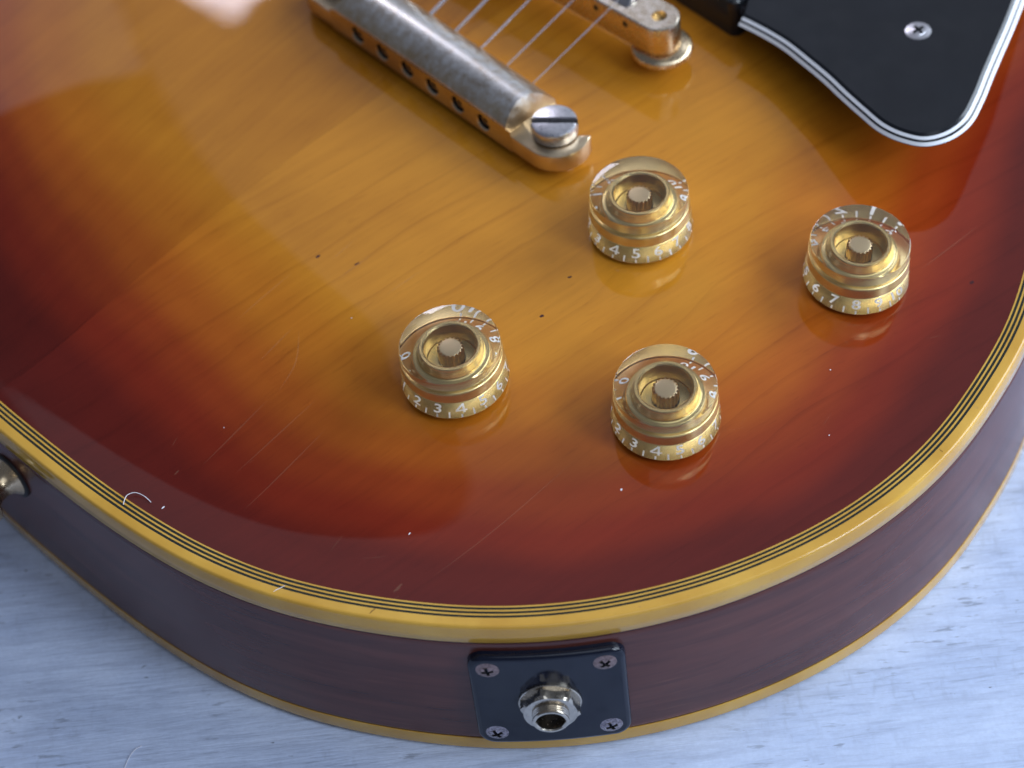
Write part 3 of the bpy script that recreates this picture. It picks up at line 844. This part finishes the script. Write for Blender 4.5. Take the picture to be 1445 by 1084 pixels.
# front face as a grid so that it bends with the rim
n5 = len(lps[0]); last = len(v)-n5
fr = [(x, zz) for x, zz in []]
a, b = PW-1.2, PH-1.2
flat = []
import itertools
def inv(p):
    d = np.array([p[0], p[1]]) - OUT[ji]; return (float(d @ jt), p[2]-24.0)
edge2 = [inv(p) for p in lps[-1]]
gpt = [(x, zz) for x in np.linspace(-a+1.5, a-1.5, 13) for zz in np.linspace(-b+1.5, b-1.5, 7) if abs(x) < a-1.4 and (abs(x) < a-4 or abs(zz) < b-4)]
rd = delaunay_2d_cdt([Vector(p) for p in edge2+gpt], [(i, (i+1) % n5) for i in range(n5)], [], 1, 1e-6)
base = len(v); v += [jp(p[0], p[1], 2.25) for p in rd[0]]
for t in rd[2]:
    P3 = [Vector(v[base+i]) for i in t[:3]]; nn = (P3[1]-P3[0]).cross(P3[2]-P3[0])
    q = tuple(base+i for i in t); f.append(q if nn.dot(Vector((jn[0], jn[1], 0))) > 0 else q[::-1])
plate = make('jack_plate', v, f, M['plate'], guitar, angle=40)
def jframe(x, zz, nn):
    slope = -x/Rb
    nrm = Vector((jn[0]-jt[0]*slope*-1*-1, jn[1]-jt[1]*slope*-1*-1, 0)).normalized()
    nrm = Vector((jn[0]+jt[0]*(x/Rb), jn[1]+jt[1]*(x/Rb), 0)).normalized()
    tx = Vector((0, 0, 1)).cross(nrm)
    return frame(jp(x, zz, nn), tx, Vector((0, 0, 1)), nrm)
for (x, zz, mt, rot) in ((-13.4, 12.9, 'rusty', 0.2), (13.2, 12.9, 'rusty', 0.75), (-13.4, -12.4, 'rusty2', 0.5), (13.2, -12.4, 'rusty2', 0.35)):
    screw(plate, jframe(x, zz, 2.2), 2.75, M[mt], 0.75, rot)
JF = jframe(-0.2, -0.2, 2.25)
v, f = lathe([(0, -0.3), (7.3, -0.3), (7.3, 0.5), (7.1, 0.7), (4, 0.7)], 48)
make('washer', [tuple(JF @ Vector(p)) for p in v], f, M['chrome'], plate)
# hexagon nut with chamfered corners
def hexr(i, r, z, seg=72):
    if r < 5.3: return 1
    a = (2*math.pi*i/seg + 0.25) % (math.pi/3) - math.pi/6
    return min(1.0, (6.15/math.cos(a))/r) if r > 6 else 1
v, f = lathe([(4.5, 0.7), (6.5, 0.7), (7.1, 0.95), (7.1, 2.9), (6.2, 3.5), (5.2, 3.7), (4.3, 3.7)], 72, hexr)
make('hex_nut', [tuple(JF @ Vector(p)) for p in v], f, M['chrome'], plate, angle=25)
pr = [(4.25, 0.5)]
z = 3.5
for k in range(3): pr += [(4.25, z+0.15), (4.0, z+0.35), (4.25, z+0.55)]; z += 0.6
pr += [(4.2, z+0.3), (4.0, z+0.5), (3.5, z+0.5), (3.25, z+0.2), (3.2, z-6), (3.0, z-16), (0, z-16)]
v, f = lathe(pr, 48)
make('jack_barrel', [tuple(JF @ Vector(p)) for p in v], f, M['chrome'], plate, angle=30)

# ------------------------------------------------------------------ strap button at the tail
si = int(np.argmin(np.linalg.norm(OUT - np.array([-124.6, 8.0]), axis=1)))
sn = NOR[si]; SN = Vector((sn[0], sn[1], 0))
SF = frame((OUT[si][0], OUT[si][1], 32.0), Vector((0, 0, 1)).cross(SN), Vector((0, 0, 1)), SN)
v, f = lathe([(0, -0.4), (5.6, -0.4), (5.6, 0.5), (5.0, 1.2), (3.8, 2.4), (3.4, 4.2), (3.6, 6.0), (4.8, 7.6), (6.6, 8.4), (7.0, 8.9), (7.0, 9.9), (6.5, 10.5), (3.0, 10.9), (0, 10.9)], 56)
sb = make('strap_button', [tuple(SF @ Vector(p)) for p in v], f, M['bridge'], guitar, angle=35)
v, f = lathe([(0, -0.3), (6.2, -0.3), (6.4, 0.2), (6.2, 0.7), (5.0, 0.8)], 40)
make('felt_washer', [tuple(SF @ Vector(p)) for p in v], f, M['dark'], sb)
screw(sb, SF @ Matrix.Translation((0, 0, 10.75)), 2.9, M['chrome'], 0.7, 0.3)

# ------------------------------------------------------------------ wear: scratches in the lacquer, dents, nicks in the binding
def on_top(path, w, lift=0.03):
    P = np.array(path, float); Q = catmull(P, False, 1.5) if len(P) > 2 else np.array([P[0] + (P[1]-P[0])*t for t in np.linspace(0, 1, 8)])
    zq = top_z(Q)
    T = np.gradient(Q, axis=0); T /= np.linalg.norm(T, axis=1)[:, None]; Nn = np.stack([-T[:, 1], T[:, 0]], 1)
    m = len(Q); ww = w*np.sin(np.linspace(0.08, math.pi-0.08, m))
    v = [(x, y, z2+lift) for (x, y), z2 in zip(Q + Nn*ww[:, None]/2, zq)] + [(x, y, z2+lift) for (x, y), z2 in zip(Q - Nn*ww[:, None]/2, zq)]
    return v, [(i, i+1, m+i+1, m+i)[::-1] for i in range(m-1)]
scr = [[(-64.1, 27.4), (-57.0, 33.2), (-50.1, 38.5)], [(-59.4, 13.6), (-50.9, 21.5)], [(-49.4, 20.3), (-50.9, 10.7), (-55.3, 4.0)],
       [(-23.5, -53.7), (-5.1, -41.3), (14.0, -27.1)], [(-58.3, 1.8), (-74.7, -12.5)], [(-45.9, -0.3), (-66.8, -16.5)], [(-38.7, 34.2), (-29.5, 40.5)],
       [(-27.9, 26.3), (-17.8, 32.9)], [(-40.1, 40.5), (-33.6, 46.2)], [(-65.5, -27.3), (-44.7, -9.4)], [(118.6, 30.9), (102.1, 18.3)]]
g = Geo()
for i, s in enumerate(scr): g.add(*on_top(s, 0.30 if i != 3 else 0.26))
for k in range(22):
    s, t = rng.uniform(25, 200), rng.uniform(-40, 165); p = W2(s, t); a = AX + rng.gauss(-0.05, 0.35); L = rng.uniform(1.2, 7)
    q = p + L*np.array([math.cos(a), math.sin(a)])
    if edge_dist(np.array([p, q])).min() > 9: g.add(*on_top([p, q], rng.uniform(0.07, 0.16)))
o = g.make('scratches', M['scratch'], guitar); o['kind'] = 'stuff'
def blob(x, y, r, el=1.0, a=0.0, lift=0.04):
    n = 14; v = []
    for i in range(n):
        q = 2*math.pi*i/n; rr = r*rng.uniform(0.7, 1.2); X, Y = rr*math.cos(q)*el, rr*math.sin(q)
        v.append((x + X*math.cos(a)-Y*math.sin(a), y + X*math.sin(a)+Y*math.cos(a)))
    zq = top_z(np.array(v)); return [(p[0], p[1], z2+lift) for p, z2 in zip(v, zq)], [tuple(range(n))]
for (x, y, r, e2) in ((-43.3, 42.4, 0.40, 1.5), (9.2, 13.0, 0.42, 1.8), (17.3, 23.9, 0.30, 2.2), (113.6, 13.1, 0.5, 1.2), (-33.8, 38.0, 0.25, 3.0)):
    make('dent', *blob(x, y, r, e2, AX-0.2), M['gap'], guitar)
for (x, y, r, e2) in ((-27.7, -41.1, 0.15, 2.5), (21.7, -37.6, 0.26, 1.2), (-31.6, -55.8, 0.35, 4.5), (-81.1, -13.5, 0.2, 4), (-84.5, -23.5, 0.2, 2.6), (-36.4, 21.2, 0.16, 1), (-69.2, -3.3, 0.14, 1), (74.9, -10.4, 0.17, 1), (71.4, -28.6, 0.16, 1)):
    make('chip', *blob(x, y, r, e2, AX+0.15), M['scratch'] if e2 > 3 else M['lint'], guitar)

def across(x, y, i0, i1, w, mat, slant=0.0, name='binding_crack'):
    i = int(np.argmin(np.linalg.norm(OUT-np.array([x, y]), axis=1))); p = OUT[i]; n = NOR[i]; t = np.array([-n[1], n[0]])
    v = []
    for k in range(7):
        q = k/6; ins = i0 + (i1-i0)*q; c0 = p - n*ins + t*(slant*ins + rng.uniform(-.06, .06)); ww = w*(0.35+0.65*math.sin(math.pi*q))
        for sg in (-1, 1): a = c0 + t*sg*ww/2; v.append((a[0], a[1], RIM+0.035))
    f = [(2*k, 2*k+1, 2*k+3, 2*k+2) for k in range(6)]
    make(name, v, f, mat, guitar, smooth=False)
across(-39.9, -63.6, 1.2, 3.2, 0.22, M['gap'], 0.5); across(-39.5, -63.6, 3.0, 7.5, 0.16, M['scratch'], 0.8)
across(-61.3, -52.6, 1.3, 4.0, 0.22, M['lint'], 0.7); across(22.0, -72.0, 1.2, 2.0, 0.8, M['scratch'], 0.0, 'chip'); across(108, -26.5, 1.3, 2.3, 0.9, M['scratch'], 0.0, 'chip')
across(96, -39.0, 1.3, 2.4, 0.12, M['gap'], 0.2); across(-84, -36.0, 1.3, 3.0, 0.14, M['scratch'], -0.4)

# lint: one hair on the guitar rim, one on the table
fv = catmull(np.array([(-93.8, -21.3, 50.12), (-92.9, -19.0, 50.5), (-91.0, -18.5, 50.6), (-88.8, -19.8, 50.4), (-87.3, -21.6, 50.05)]), False, 0.5)
v, f = tube([tuple(p) for p in fv], 0.095, 6)
o = make('lint_fibre', v, f, M['lint']); o['label'] = 'curled white hair stuck on the guitar rim by the black purfling lines'; o['category'] = 'fibre'
fv = catmull(np.array([(-103.6, -60.7, Tz+0.08), (-102.4, -58.0, Tz+0.3), (-101.0, -56.0, Tz+0.4), (-99.3, -54.9, Tz+0.12)]), False, 0.5)
v, f = tube([tuple(p) for p in fv], 0.075, 6)
o = make('lint_fibre', v, f, M['lint']); o['label'] = 'pale hair lying on the whitewashed table'; o['category'] = 'fibre'
